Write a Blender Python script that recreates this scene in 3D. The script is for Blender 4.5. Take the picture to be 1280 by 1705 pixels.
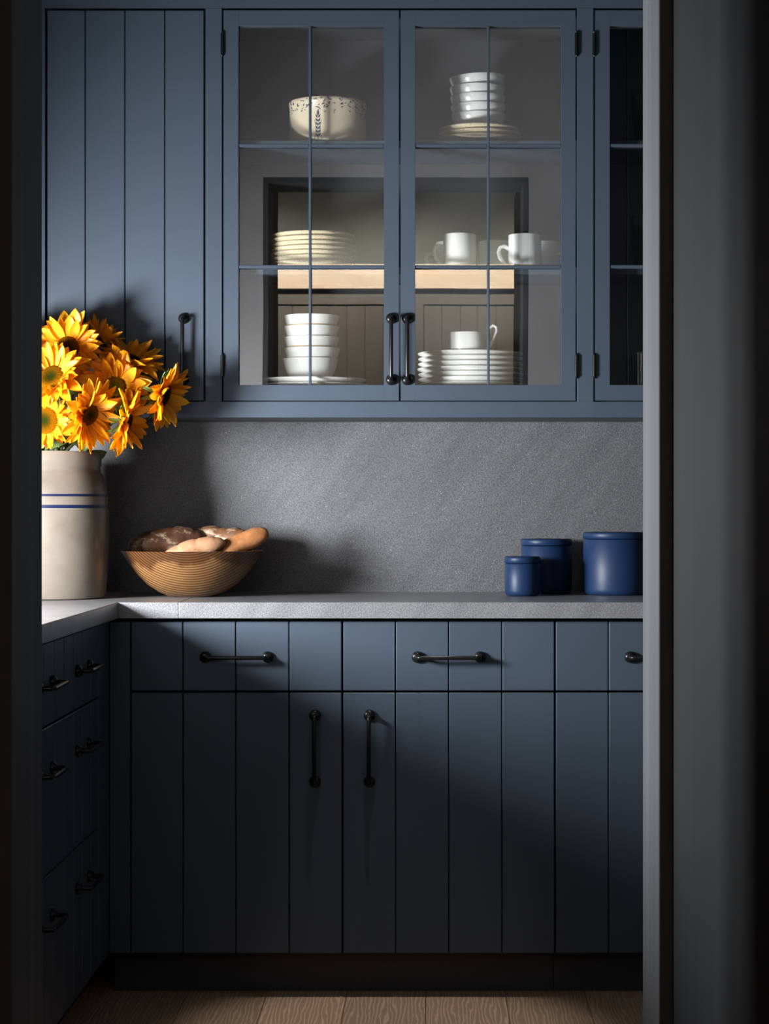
import bpy, bmesh, math, random
from mathutils import Vector, Matrix, Euler
random.seed(7)
for o in list(bpy.data.objects): bpy.data.objects.remove(o, do_unlink=True)
SC = bpy.context.scene
COL = SC.collection
PI = math.pi

# ------------------------------------------------------------------ camera, world, light, exposure
F, CX, CY, EZ = 3430.0, 723.0, 850.0, 1.155      # focal length (px), vanishing point (px), eye height (m)
def at(px, py, D): return Vector(((px-CX)*D/F, D, EZ-(py-CY)*D/F))
def X(px, D): return (px-CX)*D/F
def Z(py, D): return EZ-(py-CY)*D/F

cam = bpy.data.cameras.new('camera'); camo = bpy.data.objects.new('camera', cam); COL.objects.link(camo)
cam.sensor_fit = 'VERTICAL'; cam.sensor_height = 36; cam.lens = F/1705*36
cam.shift_x = -(CX-640)/1705; cam.shift_y = (CY-852.5)/1705
cam.clip_start = 0.05
camo.location = (0, 0, EZ); camo.rotation_euler = (PI/2, 0, 0)
SC.camera = camo

SC.view_settings.view_transform = 'Standard'; SC.view_settings.look = 'None'
SC.view_settings.gamma = 1; SC.view_settings.use_curve_mapping = False
SC.view_settings.exposure = 0.0

world = bpy.data.worlds.new('world'); SC.world = world; world.use_nodes = True
world.node_tree.nodes['Background'].inputs[0].default_value = (0.55, 0.68, 0.9, 1)
world.node_tree.nodes['Background'].inputs[1].default_value = 0.02

# daylight of the pantry window (left wall): sky seen through the opening
WIN = dict(y0=3.12, y1=4.62, z0=1.00, z1=1.43)
def area(name, loc, rot, sx, sy, e, c):
    l = bpy.data.lights.new(name, 'AREA'); l.shape = 'RECTANGLE'; l.size = sx; l.size_y = sy; l.energy = e; l.color = c
    o = bpy.data.objects.new(name, l); COL.objects.link(o); o.location = loc; o.rotation_euler = rot
    return o
area('window_daylight', (-1.56, 3.95, 1.21), (0, -PI/2, math.radians(19)), 0.39, 0.48, 172, (0.95, 0.97, 1.0))
def spot(name, loc, target, e, c, ang, blend=0.6, r=0.04):
    l = bpy.data.lights.new(name, 'SPOT'); l.energy = e; l.color = c; l.spot_size = ang; l.spot_blend = blend; l.shadow_soft_size = r
    o = bpy.data.objects.new(name, l); COL.objects.link(o); o.location = loc
    o.rotation_euler = (Vector(target)-Vector(loc)).to_track_quat('-Z', 'Y').to_euler()
    return o
KY = -1.6          # kitchen wall behind the camera (seen mirrored in the cabinet glass)
# added spot that brightens the pantry floor, no known lamp
spot('pantry_downlight', (-0.10, 4.50, 2.84), (-0.10, 4.56, 0), 112, (1.0, 0.93, 0.85), math.radians(22), 0.7, 0.03)
for sx in (-1.1, -0.2, 0.7):
    spot('kitchen_wall_washer', (sx, KY+1.15, 3.02), (sx, KY+0.5, 2.40), 215, (1.0, 0.84, 0.66), math.radians(85), 0.9)

# ------------------------------------------------------------------ materials
MAT = {}
def newmat(name):
    m = bpy.data.materials.new(name); m.use_nodes = True; MAT[name] = m
    return m, m.node_tree.nodes, m.node_tree.links, m.node_tree.nodes['Principled BSDF']
def nd(n, t, **k):
    a = n.new(t)
    for q, v in k.items(): setattr(a, q, v)
    return a
def ramp(n, stops):
    r = n.new('ShaderNodeValToRGB'); e = r.color_ramp.elements
    while len(e) < len(stops): e.new(0.5)
    for i, (p, c) in enumerate(stops): e[i].position = p; e[i].color = (c[0], c[1], c[2], 1)
    return r
def mapping(n, l, scale=(1, 1, 1), kind='Object'):
    tc = n.new('ShaderNodeTexCoord'); mp = n.new('ShaderNodeMapping'); mp.inputs['Scale'].default_value = scale
    l.new(tc.outputs[kind], mp.inputs[0]); return mp.outputs[0]
def noise(n, l, vec, scale, detail=3, rough=0.5):
    t = n.new('ShaderNodeTexNoise'); t.inputs['Scale'].default_value = scale; t.inputs['Detail'].default_value = detail
    t.inputs['Roughness'].default_value = rough; l.new(vec, t.inputs['Vector']); return t.outputs['Fac']
def bump(n, l, h, bsdf, strength=0.2, dist=0.002):
    b = n.new('ShaderNodeBump'); b.inputs['Strength'].default_value = strength; b.inputs['Distance'].default_value = dist
    l.new(h, b.inputs['Height']); l.new(b.outputs[0], bsdf.inputs['Normal'])
def simple(name, c, rough=0.5, metal=0.0, spec=0.5, var=0.08, vscale=6, bmp=0.0, bscale=200, stretch=(1, 1, 1)):
    m, n, l, b = newmat(name)
    v = mapping(n, l, stretch)
    f = noise(n, l, v, vscale)
    r = ramp(n, [(0.3, [x*(1-var) for x in c]), (0.7, [min(1, x*(1+var)) for x in c])])
    l.new(f, r.inputs[0]); l.new(r.outputs[0], b.inputs['Base Color'])
    b.inputs['Roughness'].default_value = rough; b.inputs['Metallic'].default_value = metal
    b.inputs['Specular IOR Level'].default_value = spec
    if bmp: bump(n, l, noise(n, l, v, bscale), b, bmp)
    return m
NAVY = (0.047, 0.064, 0.088)
simple('navy_paint', NAVY, 0.42, spec=0.32, var=0.05, vscale=3, bmp=0.03, bscale=90, stretch=(1, 1, 0.15))
simple('inside_paint', (0.05, 0.05, 0.053), 0.5, var=0.05)
simple('gap_dark', (0.006, 0.007, 0.009), 0.8, var=0)
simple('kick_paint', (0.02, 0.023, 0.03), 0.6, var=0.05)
simple('wall_grey', (0.80, 0.77, 0.77), 0.7, var=0.04, bmp=0.05)
simple('wall_olive', (0.24, 0.29, 0.32), 0.7, var=0.04)
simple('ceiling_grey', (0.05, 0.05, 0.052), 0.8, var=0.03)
simple('kitchen_dark', (0.022, 0.024, 0.022), 0.5, var=0.05)
simple('kitchen_panel', (0.15, 0.145, 0.14), 0.5, var=0.05)
simple('kitchen_ledge', (0.85, 0.74, 0.60), 0.6, var=0.03)
simple('jamb_paint', (0.115, 0.119, 0.124), 0.6, spec=0.12, var=0.16, vscale=30, bmp=0.12, bscale=160, stretch=(1, 1, 0.02))
simple('panel_paint', (0.020, 0.022, 0.024), 0.7, spec=0.08, var=0.10, vscale=14, bmp=0.04, bscale=60, stretch=(1, 1, 0.03))
simple('window_paint', (0.10, 0.11, 0.12), 0.4)
simple('bronze', (0.018, 0.017, 0.017), 0.26, metal=0.6, var=0.1)
simple('white_glaze', (0.90, 0.89, 0.87), 0.22, var=0.02, bmp=0.08, bscale=60, stretch=(0.4, 0.4, 3))
simple('tan_clay', (0.55, 0.40, 0.25), 0.6, var=0.05)
simple('cream_glaze', (0.80, 0.67, 0.48), 0.28, var=0.04)
simple('ink_blue', (0.045, 0.06, 0.13), 0.4, var=0.1)
simple('stripe_blue', (0.006, 0.011, 0.040), 0.3, var=0.1)
simple('canister_blue', (0.0065, 0.021, 0.062), 0.45, spec=0.25, var=0.05, bmp=0.04, bscale=30)
simple('petal', (0.78, 0.30, 0.004), 0.5, var=0.16, vscale=25)
simple('petal_pale', (0.82, 0.40, 0.010), 0.5, var=0.14, vscale=25)
simple('sepal', (0.07, 0.12, 0.025), 0.55, var=0.3, vscale=30)
simple('stem', (0.10, 0.14, 0.04), 0.5, var=0.2, vscale=20)
for nm in ('petal', 'petal_pale'):
    n, l = MAT[nm].node_tree.nodes, MAT[nm].node_tree.links; b = n['Principled BSDF']     # petals let some light through
    tr = n.new('ShaderNodeBsdfTranslucent'); mx = n.new('ShaderNodeMixShader'); mx.inputs[0].default_value = 0.38
    l.new(b.inputs['Base Color'].links[0].from_socket, tr.inputs[0]); l.new(b.outputs[0], mx.inputs[1]); l.new(tr.outputs[0], mx.inputs[2])
    l.new(mx.outputs[0], n['Material Output'].inputs[0])

# beige stoneware plates with fine speckle
m, n, l, b = newmat('beige_stoneware')
v = mapping(n, l); f = noise(n, l, v, 420, 2, 0.6)
r = ramp(n, [(0.33, (0.30, 0.20, 0.10)), (0.42, (0.76, 0.64, 0.43)), (0.8, (0.84, 0.73, 0.52))]); l.new(f, r.inputs[0])
l.new(r.outputs[0], b.inputs['Base Color']); b.inputs['Roughness'].default_value = 0.35
# stoneware crock
m, n, l, b = newmat('crock_glaze')
v = mapping(n, l, (1, 1, 1)); f = noise(n, l, v, 9, 5, 0.6)
r = ramp(n, [(0.25, (0.10, 0.082, 0.062)), (0.5, (0.138, 0.115, 0.093)), (0.75, (0.16, 0.138, 0.112))]); l.new(f, r.inputs[0])
v2 = mapping(n, l, (22, 22, 4)); f2 = noise(n, l, v2, 1.2, 4, 0.6); r2 = ramp(n, [(0.70, (0, 0, 0)), (0.76, (1, 1, 1))]); l.new(f2, r2.inputs[0])
mx = nd(n, 'ShaderNodeMixRGB'); l.new(r2.outputs[0], mx.inputs[0]); l.new(r.outputs[0], mx.inputs[1]); mx.inputs[2].default_value = (0.15, 0.088, 0.04, 1)
l.new(mx.outputs[0], b.inputs['Base Color']); b.inputs['Roughness'].default_value = 0.24
v3 = mapping(n, l, (1, 1, 6)); bump(n, l, noise(n, l, v3, 22, 3), b, 0.12, 0.004)
# stone (worktop / backsplash): soapstone-like with glitter and faint diagonal veins
def stone(name, dark, light, rough, diag=True):
    m, n, l, b = newmat(name)
    v = mapping(n, l)
    f = noise(n, l, v, 300, 2, 0.6)
    r = ramp(n, [(0.34, dark), (0.68, light)]); l.new(f, r.inputs[0])
    # faint diagonal brushing
    tc = n.new('ShaderNodeTexCoord'); mp = n.new('ShaderNodeMapping'); mp.inputs['Rotation'].default_value = (0, math.radians(48), 0)
    l.new(tc.outputs['Object'], mp.inputs[0]); mp2 = n.new('ShaderNodeMapping'); mp2.inputs['Scale'].default_value = (1.0, 3, 9); l.new(mp.outputs[0], mp2.inputs[0]); g = noise(n, l, mp2.outputs[0], 2.2, 5, 0.6)
    rg = ramp(n, [(0.3, (0.84, 0.84, 0.85)), (0.7, (1.14, 1.14, 1.14))]); l.new(g, rg.inputs[0])
    mu = nd(n, 'ShaderNodeMixRGB', blend_type='MULTIPLY'); mu.inputs[0].default_value = 1; l.new(r.outputs[0], mu.inputs[1]); l.new(rg.outputs[0], mu.inputs[2])
    # sparse pale specks
    vo = n.new('ShaderNodeTexVoronoi'); vo.inputs['Scale'].default_value = 150; l.new(v, vo.inputs['Vector'])
    rs = ramp(n, [(0.10, (1, 1, 1)), (0.20, (0, 0, 0))]); l.new(vo.outputs['Distance'], rs.inputs[0])
    gate = noise(n, l, v, 60, 2); rgate = ramp(n, [(0.58, (0, 0, 0)), (0.64, (1, 1, 1))]); l.new(gate, rgate.inputs[0])
    mm = nd(n, 'ShaderNodeMath', operation='MULTIPLY'); l.new(rs.outputs[0], mm.inputs[0]); l.new(rgate.outputs[0], mm.inputs[1])
    mx = nd(n, 'ShaderNodeMixRGB'); l.new(mm.outputs[0], mx.inputs[0]); l.new(mu.outputs[0], mx.inputs[1]); mx.inputs[2].default_value = (0.34, 0.34, 0.35, 1)
    l.new(mx.outputs[0], b.inputs['Base Color']); b.inputs['Roughness'].default_value = rough
    bump(n, l, f, b, 0.35, 0.0012)
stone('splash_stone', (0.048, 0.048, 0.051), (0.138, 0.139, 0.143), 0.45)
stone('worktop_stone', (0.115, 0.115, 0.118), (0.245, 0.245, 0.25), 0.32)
# oak floor
m, n, l, b = newmat('oak')
tc = n.new('ShaderNodeTexCoord'); oi = n.new('ShaderNodeObjectInfo')
ad = nd(n, 'ShaderNodeVectorMath', operation='MULTIPLY_ADD'); ad.inputs[1].default_value = (1, 1, 1)
cmb = n.new('ShaderNodeCombineXYZ'); ml = nd(n, 'ShaderNodeMath', operation='MULTIPLY'); ml.inputs[1].default_value = 40; l.new(oi.outputs['Random'], ml.inputs[0])
l.new(ml.outputs[0], cmb.inputs[0]); l.new(ml.outputs[0], cmb.inputs[1]); l.new(tc.outputs['Object'], ad.inputs[0]); l.new(cmb.outputs[0], ad.inputs[2])
mp = n.new('ShaderNodeMapping'); mp.inputs['Scale'].default_value = (20, 2.2, 1); l.new(ad.outputs[0], mp.inputs[0])
w = n.new('ShaderNodeTexWave'); w.inputs['Scale'].default_value = 1.6; w.inputs['Distortion'].default_value = 14; w.inputs['Detail'].default_value = 3; w.inputs['Detail Scale'].default_value = 0.9
l.new(mp.outputs[0], w.inputs['Vector'])
r = ramp(n, [(0.0, (0.36, 0.235, 0.15)), (0.75, (0.41, 0.275, 0.18)), (1.0, (0.56, 0.41, 0.29))]); l.new(w.outputs['Fac'], r.inputs[0])
hv = nd(n, 'ShaderNodeHueSaturation'); mr = nd(n, 'ShaderNodeMapRange'); mr.inputs['To Min'].default_value = 0.75; mr.inputs['To Max'].default_value = 1.2
l.new(oi.outputs['Random'], mr.inputs[0]); l.new(mr.outputs[0], hv.inputs['Value']); l.new(r.outputs[0], hv.inputs['Color'])
l.new(hv.outputs[0], b.inputs['Base Color']); b.inputs['Roughness'].default_value = 0.5
bump(n, l, w.outputs['Fac'], b, 0.15, 0.002)
# turned wooden bowl: growth rings
m, n, l, b = newmat('bowl_wood')
tc = n.new('ShaderNodeTexCoord'); mp = n.new('ShaderNodeMapping'); mp.inputs['Location'].default_value = (-0.05, 0.30, -0.235); mp.inputs['Rotation'].default_value = (0, math.radians(10), 0)
l.new(tc.outputs['Object'], mp.inputs[0])
w = n.new('ShaderNodeTexWave'); w.wave_type = 'RINGS'; w.rings_direction = 'Y'; w.inputs['Scale'].default_value = 52; w.inputs['Distortion'].default_value = 1.0; w.inputs['Detail'].default_value = 2; w.inputs['Detail Scale'].default_value = 0.3
l.new(mp.outputs[0], w.inputs['Vector'])
r = ramp(n, [(0.0, (0.06, 0.022, 0.007)), (0.40, (0.165, 0.080, 0.028)), (1.0, (0.23, 0.120, 0.045))]); l.new(w.outputs['Fac'], r.inputs[0])
f = noise(n, l, mp.outputs[0], 8, 3); rr = ramp(n, [(0.3, (0.75, 0.72, 0.68)), (0.65, (1.1, 1.1, 1.1))]); l.new(f, rr.inputs[0])
mu = nd(n, 'ShaderNodeMixRGB', blend_type='MULTIPLY'); mu.inputs[0].default_value = 1; l.new(r.outputs[0], mu.inputs[1]); l.new(rr.outputs[0], mu.inputs[2])
sx = n.new('ShaderNodeSeparateXYZ'); l.new(tc.outputs['Object'], sx.inputs[0])
hn = noise(n, l, tc.outputs['Object'], 14, 4, 0.6); hm = nd(n, 'ShaderNodeMath', operation='MULTIPLY_ADD'); hm.inputs[1].default_value = 0.09; l.new(hn, hm.inputs[0]); l.new(sx.outputs['Z'], hm.inputs[2])
hr = ramp(n, [(0.128, (1, 1, 1)), (0.138, (0.42, 0.34, 0.30))]); l.new(hm.outputs[0], hr.inputs[0])     # darker heartwood figure near the rim
mh = nd(n, 'ShaderNodeMixRGB', blend_type='MULTIPLY'); mh.inputs[0].default_value = 1; l.new(mu.outputs[0], mh.inputs[1]); l.new(hr.outputs[0], mh.inputs[2])
l.new(mh.outputs[0], b.inputs['Base Color']); b.inputs['Roughness'].default_value = 0.38
# bread crusts
def bread_mat(name, c0, c1, flour, amount):
    m, n, l, b = newmat(name)
    v = mapping(n, l); f = noise(n, l, v, 26, 5, 0.65)
    r = ramp(n, [(0.3, c0), (0.7, c1)]); l.new(f, r.inputs[0])
    g = noise(n, l, mapping(n, l, (0.6, 1, 1)), 34, 6, 0.72); rg = ramp(n, [(amount, (0, 0, 0)), (amount+0.14, (1, 1, 1))]); l.new(g, rg.inputs[0])
    mx = nd(n, 'ShaderNodeMixRGB'); l.new(rg.outputs[0], mx.inputs[0]); l.new(r.outputs[0], mx.inputs[1]); mx.inputs[2].default_value = (*flour, 1)
    l.new(mx.outputs[0], b.inputs['Base Color']); b.inputs['Roughness'].default_value = 0.6
    bump(n, l, f, b, 0.5, 0.004)
bread_mat('dark_crust', (0.035, 0.012, 0.005), (0.105, 0.040, 0.014), (0.36, 0.26, 0.17), 0.54)
bread_mat('floured_crust', (0.07, 0.028, 0.012), (0.20, 0.085, 0.03), (0.42, 0.32, 0.23), 0.50)
bread_mat('golden_crust', (0.24, 0.085, 0.024), (0.42, 0.19, 0.07), (0.50, 0.35, 0.24), 0.60)
bread_mat('pale_crust', (0.30, 0.145, 0.07), (0.42, 0.23, 0.125), (0.50, 0.41, 0.34), 0.56)
# sunflower disc
m, n, l, b = newmat('flower_disc')
tc = n.new('ShaderNodeTexCoord'); ln = nd(n, 'ShaderNodeVectorMath', operation='LENGTH'); l.new(tc.outputs['Object'], ln.inputs[0])
f = noise(n, l, tc.outputs['Object'], 420, 2)
ma = nd(n, 'ShaderNodeMath', operation='MULTIPLY_ADD'); ma.inputs[1].default_value = 0.010; l.new(f, ma.inputs[0]); l.new(ln.outputs['Value'], ma.inputs[2])
mr = nd(n, 'ShaderNodeMapRange'); mr.inputs['From Max'].default_value = 0.042; l.new(ma.outputs[0], mr.inputs[0])
r = ramp(n, [(0.28, (0.012, 0.018, 0.002)), (0.48, (0.045, 0.022, 0.001)), (0.78, (0.12, 0.043, 0.001)), (1.0, (0.26, 0.085, 0.002))]); l.new(mr.outputs[0], r.inputs[0])
l.new(r.outputs[0], b.inputs['Base Color']); b.inputs['Roughness'].default_value = 1.0; b.inputs['Specular IOR Level'].default_value = 0.0
bump(n, l, f, b, 0.8, 0.004)
# thin clear glass: mostly see-through, part mirror
def clear(name, fac, tint=(1, 1, 1), wav=0.0):
    m = bpy.data.materials.new(name); m.use_nodes = True; MAT[name] = m
    n, l = m.node_tree.nodes, m.node_tree.links; n.clear()
    out = n.new('ShaderNodeOutputMaterial'); mx = n.new('ShaderNodeMixShader'); t = n.new('ShaderNodeBsdfTransparent'); g = n.new('ShaderNodeBsdfGlossy')
    t.inputs[0].default_value = (*tint, 1); g.inputs['Roughness'].default_value = 0.0; mx.inputs[0].default_value = fac
    if wav:
        f = noise(n, l, mapping(n, l, (1, 1, 0.6)), 5, 1); bp = n.new('ShaderNodeBump'); bp.inputs['Strength'].default_value = wav; bp.inputs['Distance'].default_value = 0.001
        l.new(f, bp.inputs['Height']); l.new(bp.outputs[0], g.inputs['Normal'])
    l.new(t.outputs[0], mx.inputs[1]); l.new(g.outputs[0], mx.inputs[2]); l.new(mx.outputs[0], out.inputs[0])
clear('cabinet_glass', 0.135, (0.98, 0.99, 0.985), 0.10)
clear('window_glass', 0.05)
clear('drinking_glass', 0.16, (0.93, 0.94, 0.94))

# ------------------------------------------------------------------ mesh helpers
ORG = {}
class MB:
    def __init__(s): s.v = []; s.f = []
    def add(s, verts, faces, M=None):
        k = len(s.v)
        s.v += [tuple(M @ Vector(p)) if M is not None else tuple(p) for p in verts]
        s.f += [tuple(i+k for i in q) for q in faces]
        return s
    def box(s, x0, x1, y0, y1, z0, z1, bev=0.0, M=None):
        bm = bmesh.new(); bmesh.ops.create_cube(bm, size=1)
        for q in bm.verts: q.co = Vector(((x0+x1)/2+q.co.x*(x1-x0), (y0+y1)/2+q.co.y*(y1-y0), (z0+z1)/2+q.co.z*(z1-z0)))
        if bev: bmesh.ops.bevel(bm, geom=list(bm.edges), offset=bev, segments=1, affect='EDGES', profile=0.5)
        bm.verts.index_update()
        s.add([q.co[:] for q in bm.verts], [[q.index for q in f.verts] for f in bm.faces], M); bm.free(); return s
    def lathe(s, prof, seg=40, M=None, fn=None):
        v, f, rings = [], [], []
        for r, z in prof:
            if r < 1e-6: rings.append([len(v)]); v.append((0, 0, z))
            else:
                rings.append(list(range(len(v), len(v)+seg)))
                for i in range(seg):
                    a = 2*PI*i/seg; v.append((r*math.cos(a), r*math.sin(a), z))
        for a, b_ in zip(rings, rings[1:]):
            for i in range(seg):
                j = (i+1) % seg
                if len(a) == 1 and len(b_) == 1: continue
                if len(a) == 1: f.append((a[0], b_[j], b_[i]))
                elif len(b_) == 1: f.append((a[i], a[j], b_[0]))
                else: f.append((a[i], a[j], b_[j], b_[i]))
        if fn: v = [fn(*p) for p in v]
        return s.add(v, f, M)
    def tube(s, pts, rad, seg=10, M=None, cap=True, flat=1.0):
        pts = [Vector(p) for p in pts]; k = len(pts)
        if not hasattr(rad, '__len__'): rad = [rad]*k
        v, f = [], []
        t0 = (pts[1]-pts[0]).normalized(); up = Vector((0, 0, 1)) if abs(t0.z) < 0.9 else Vector((1, 0, 0))
        nrm = t0.cross(up).normalized()
        for i in range(k):
            t = (pts[min(i+1, k-1)]-pts[max(i-1, 0)]).normalized()
            nrm = (nrm-t*nrm.dot(t)).normalized(); bi = t.cross(nrm)
            for j in range(seg):
                a = 2*PI*j/seg; v.append(pts[i]+nrm*(math.cos(a)*rad[i])+bi*(math.sin(a)*rad[i]*flat))
        for i in range(k-1):
            for j in range(seg): q = (j+1) % seg; f.append((i*seg+j, i*seg+q, (i+1)*seg+q, (i+1)*seg+j))
        if cap: f.append(tuple(range(seg-1, -1, -1))); f.append(tuple((k-1)*seg+j for j in range(seg)))
        return s.add(v, f, M)
    def mesh(s, name, mat, smooth=None, off=Vector((0, 0, 0))):
        me = bpy.data.meshes.new(name)
        me.from_pydata([tuple(Vector(p)-off) for p in s.v], [], s.f)
        bm = bmesh.new(); bm.from_mesh(me); bmesh.ops.recalc_face_normals(bm, faces=bm.faces); bm.to_mesh(me); bm.free()
        me.materials.append(MAT[mat])
        if smooth:
            me.polygons.foreach_set('use_smooth', [True]*len(me.polygons)); me.set_sharp_from_angle(angle=math.radians(smooth))
        me.update(); return me
    def build(s, name, mat, parent=None, smooth=None):
        """vertices are in world space; a child is stored relative to its parent's origin"""
        off = ORG.get(parent.name, Vector((0, 0, 0))) if parent else None
        if parent is None:
            xs = [p[0] for p in s.v]; ys = [p[1] for p in s.v]; zs = [p[2] for p in s.v]
            off = Vector(((min(xs)+max(xs))/2, (min(ys)+max(ys))/2, min(zs)))
        o = bpy.data.objects.new(name, s.mesh(name, mat, smooth, off)); COL.objects.link(o)
        if parent: o.parent = parent
        else: o.location = off
        ORG[o.name] = off
        return o
def empty(name, loc, label, cat, group=None, rot=None):
    o = bpy.data.objects.new(name, None); COL.objects.link(o); o.location = loc; o.empty_display_size = 0.05
    if rot is not None: o.rotation_euler = rot
    ORG[o.name] = Vector(loc); tag(o, label, cat, group); return o
def tag(o, label, cat, group=None):
    o['label'] = label; o['category'] = cat
    if group: o['group'] = group
    return o
def struct(o): o['kind'] = 'structure'; return o
def child(name, me, parent, loc=(0, 0, 0), rot=(0, 0, 0), scale=(1, 1, 1)):
    o = bpy.data.objects.new(name, me); COL.objects.link(o); o.parent = parent; o.location = loc; o.rotation_euler = rot; o.scale = scale; return o
def copy_tree(o, parent=None):
    c = o.copy(); COL.objects.link(c)
    if parent: c.parent = parent
    for ch in [q for q in bpy.data.objects if q.parent == o]: copy_tree(ch, c)
    return c
ORD = ['first', 'second', 'third', 'fourth', 'fifth', 'sixth', 'seventh', 'eighth', 'ninth', 'tenth']

# ------------------------------------------------------------------ planes of the room (metres from the camera)
DN, DF = 2.85, 3.07            # doorway wall, kitchen side / pantry side
DC, DB, DK = 4.85, 4.875, 4.95 # worktop edge, base fronts, toe kick
DU, DW = 5.15, 5.485           # wall cabinet fronts, back wall
DS = DW-0.02                   # backsplash face
XL, XR = -1.38, 1.34           # pantry side walls
JL, JR = X(70, DF), X(1070, DF)  # door opening
DH = 2.31                      # opening height
PC, KC = 2.86, 3.12            # ceilings
KX0, KX1 = -2.3, 2.3
CT = EZ-153.0/ (F/DC)          # worktop height
CTH = 0.038

# ------------------------------------------------------------------ setting
fl = struct(MB().box(KX0, KX1, KY-0.02, DW+0.1, -0.06, -0.02).build('floor', 'gap_dark'))
pw = 0.19; xx = KX0; ci = 0
while xx < KX1-0.01:
    y = KY-0.02-random.uniform(0, 1.2) if ci else KY-0.02
    x1 = min(xx+pw, KX1)
    while y < DW:
        ye = y+random.uniform(1.5, 2.3)
        a, b_ = max(y, KY-0.02), min(ye, DW)
        if b_-a > 0.05:
            cx, cy = (xx+x1)/2, (a+b_)/2
            me = MB().box(xx-cx+0.0006, x1-cx-0.0006, a-cy+0.0006, b_-cy-0.0006, -0.0199, 0, 0.0012).mesh('plank', 'oak')
            child('plank', me, fl, Vector((cx, cy, 0))-ORG[fl.name])
        y = ye
    xx = x1; ci += 1

struct(MB().box(XL-0.15, XR+0.15, DW, DW+0.12, 0, PC).build('wall_back', 'wall_grey'))
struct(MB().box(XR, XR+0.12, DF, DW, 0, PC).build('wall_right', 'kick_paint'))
# left wall with the window opening
w_ = MB()
wx0, wx1 = XL-0.08, XL
w_.box(wx0, wx1, DF, WIN['y0'], 0, PC).box(wx0, wx1, WIN['y1'], DW, 0, PC)
w_.box(wx0, wx1, WIN['y0'], WIN['y1'], 0, WIN['z0']).box(wx0, wx1, WIN['y0'], WIN['y1'], WIN['z1'], PC)
struct(w_.build('wall_left', 'navy_paint'))
wn = MB(); t = 0.045
wn.box(wx0+0.02, wx0+0.06, WIN['y0'], WIN['y0']+t, WIN['z0'], WIN['z1'], 0.003).box(wx0+0.02, wx0+0.06, WIN['y1']-t, WIN['y1'], WIN['z0'], WIN['z1'], 0.003)
wn.box(wx0+0.02, wx0+0.06, WIN['y0']+t, WIN['y1']-t, WIN['z0'], WIN['z0']+t, 0.003).box(wx0+0.02, wx0+0.06, WIN['y0']+t, WIN['y1']-t, WIN['z1']-t, WIN['z1'], 0.003)
win = struct(wn.build('window_1', 'window_paint'))
ymid = 3.80
MB().box(wx0+0.04, wx0+0.07, ymid-0.012, ymid+0.012, WIN['z0']+t, WIN['z1']-t, 0.003).build('glazing_bar', 'window_paint', win)
for a, b_ in ((WIN['y0']+t, ymid-0.012), (ymid+0.012, WIN['y1']-t)):
    MB().box(wx0+0.053, wx0+0.056, a, b_, WIN['z0']+t, WIN['z1']-t).build('pane', 'window_glass', win)
struct(MB().box(XL-0.16, XR+0.12, DF, DW+0.12, PC, PC+0.1).build('ceiling', 'ceiling_grey'))
# doorway wall: pantry face plastered, opening lined with painted jambs
w_ = MB(); jt = 0.02
w_.box(KX0, JL-jt, DN+0.02, DF-0.001, 0, KC).box(JR+jt, KX1, DN+0.02, DF-0.001, 0, KC).box(JL-jt, JR+jt, DN+0.02, DF-0.001, DH+jt, KC)
struct(w_.build('wall_front', 'wall_grey'))
struct(MB().box(JL-jt, JL, DN+0.001, DF, 0, DH, 0.0015).build('trim_1', 'jamb_paint'))
struct(MB().box(JR, JR+jt, DN+0.001, DF, 0, DH, 0.0015).build('trim_2', 'jamb_paint'))
struct(MB().box(JL-jt, JR+jt, DN+0.001, DF, DH, DH+jt, 0.0015).build('trim_3', 'jamb_paint'))
# kitchen side: dark boarding of the doorway wall
w_ = MB()
w_.box(KX0, JL-jt, DN-0.001, DN+0.019, 0, KC).box(JR+jt, KX1, DN-0.001, DN+0.019, 0, KC).box(JL-jt, JR+jt, DN-0.001, DN+0.019, DH+jt, KC)
struct(w_.build('trim_4', 'kitchen_dark'))
# kitchen shell
struct(MB().box(KX0-0.1, KX0, KY-0.1, DN, 0, KC).build('wall_kitchen_left', 'kitchen_dark'))
struct(MB().box(KX1, KX1+0.1, KY-0.1, DN, 0, KC).build('wall_kitchen_right', 'kitchen_dark'))
struct(MB().box(KX0, KX1, KY-0.1, KY, 0, KC).build('wall_kitchen_back', 'wall_olive'))
struct(MB().box(KX0-0.1, KX1+0.1, KY-0.1, DN, KC, KC+0.1).build('ceiling_kitchen', 'ceiling_grey'))

# tall end panels either side of the doorway (kitchen side)
pxr = X(1120, DN)
tag(MB().box(pxr, pxr+0.03, 1.75, DN-0.002, 0, 2.45, 0.001).build('tall_end_panel', 'panel_paint'),
    'tall dark painted side panel filling the right edge, beyond the pale door jamb', 'panel')
tag(MB().box(JL-0.05, JL-0.024, 2.30, DN-0.002, 0, 2.45, 0.001).build('tall_end_panel', 'panel_paint'),
    'narrow strip of tall near-black side panel at the far left edge', 'panel')
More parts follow.
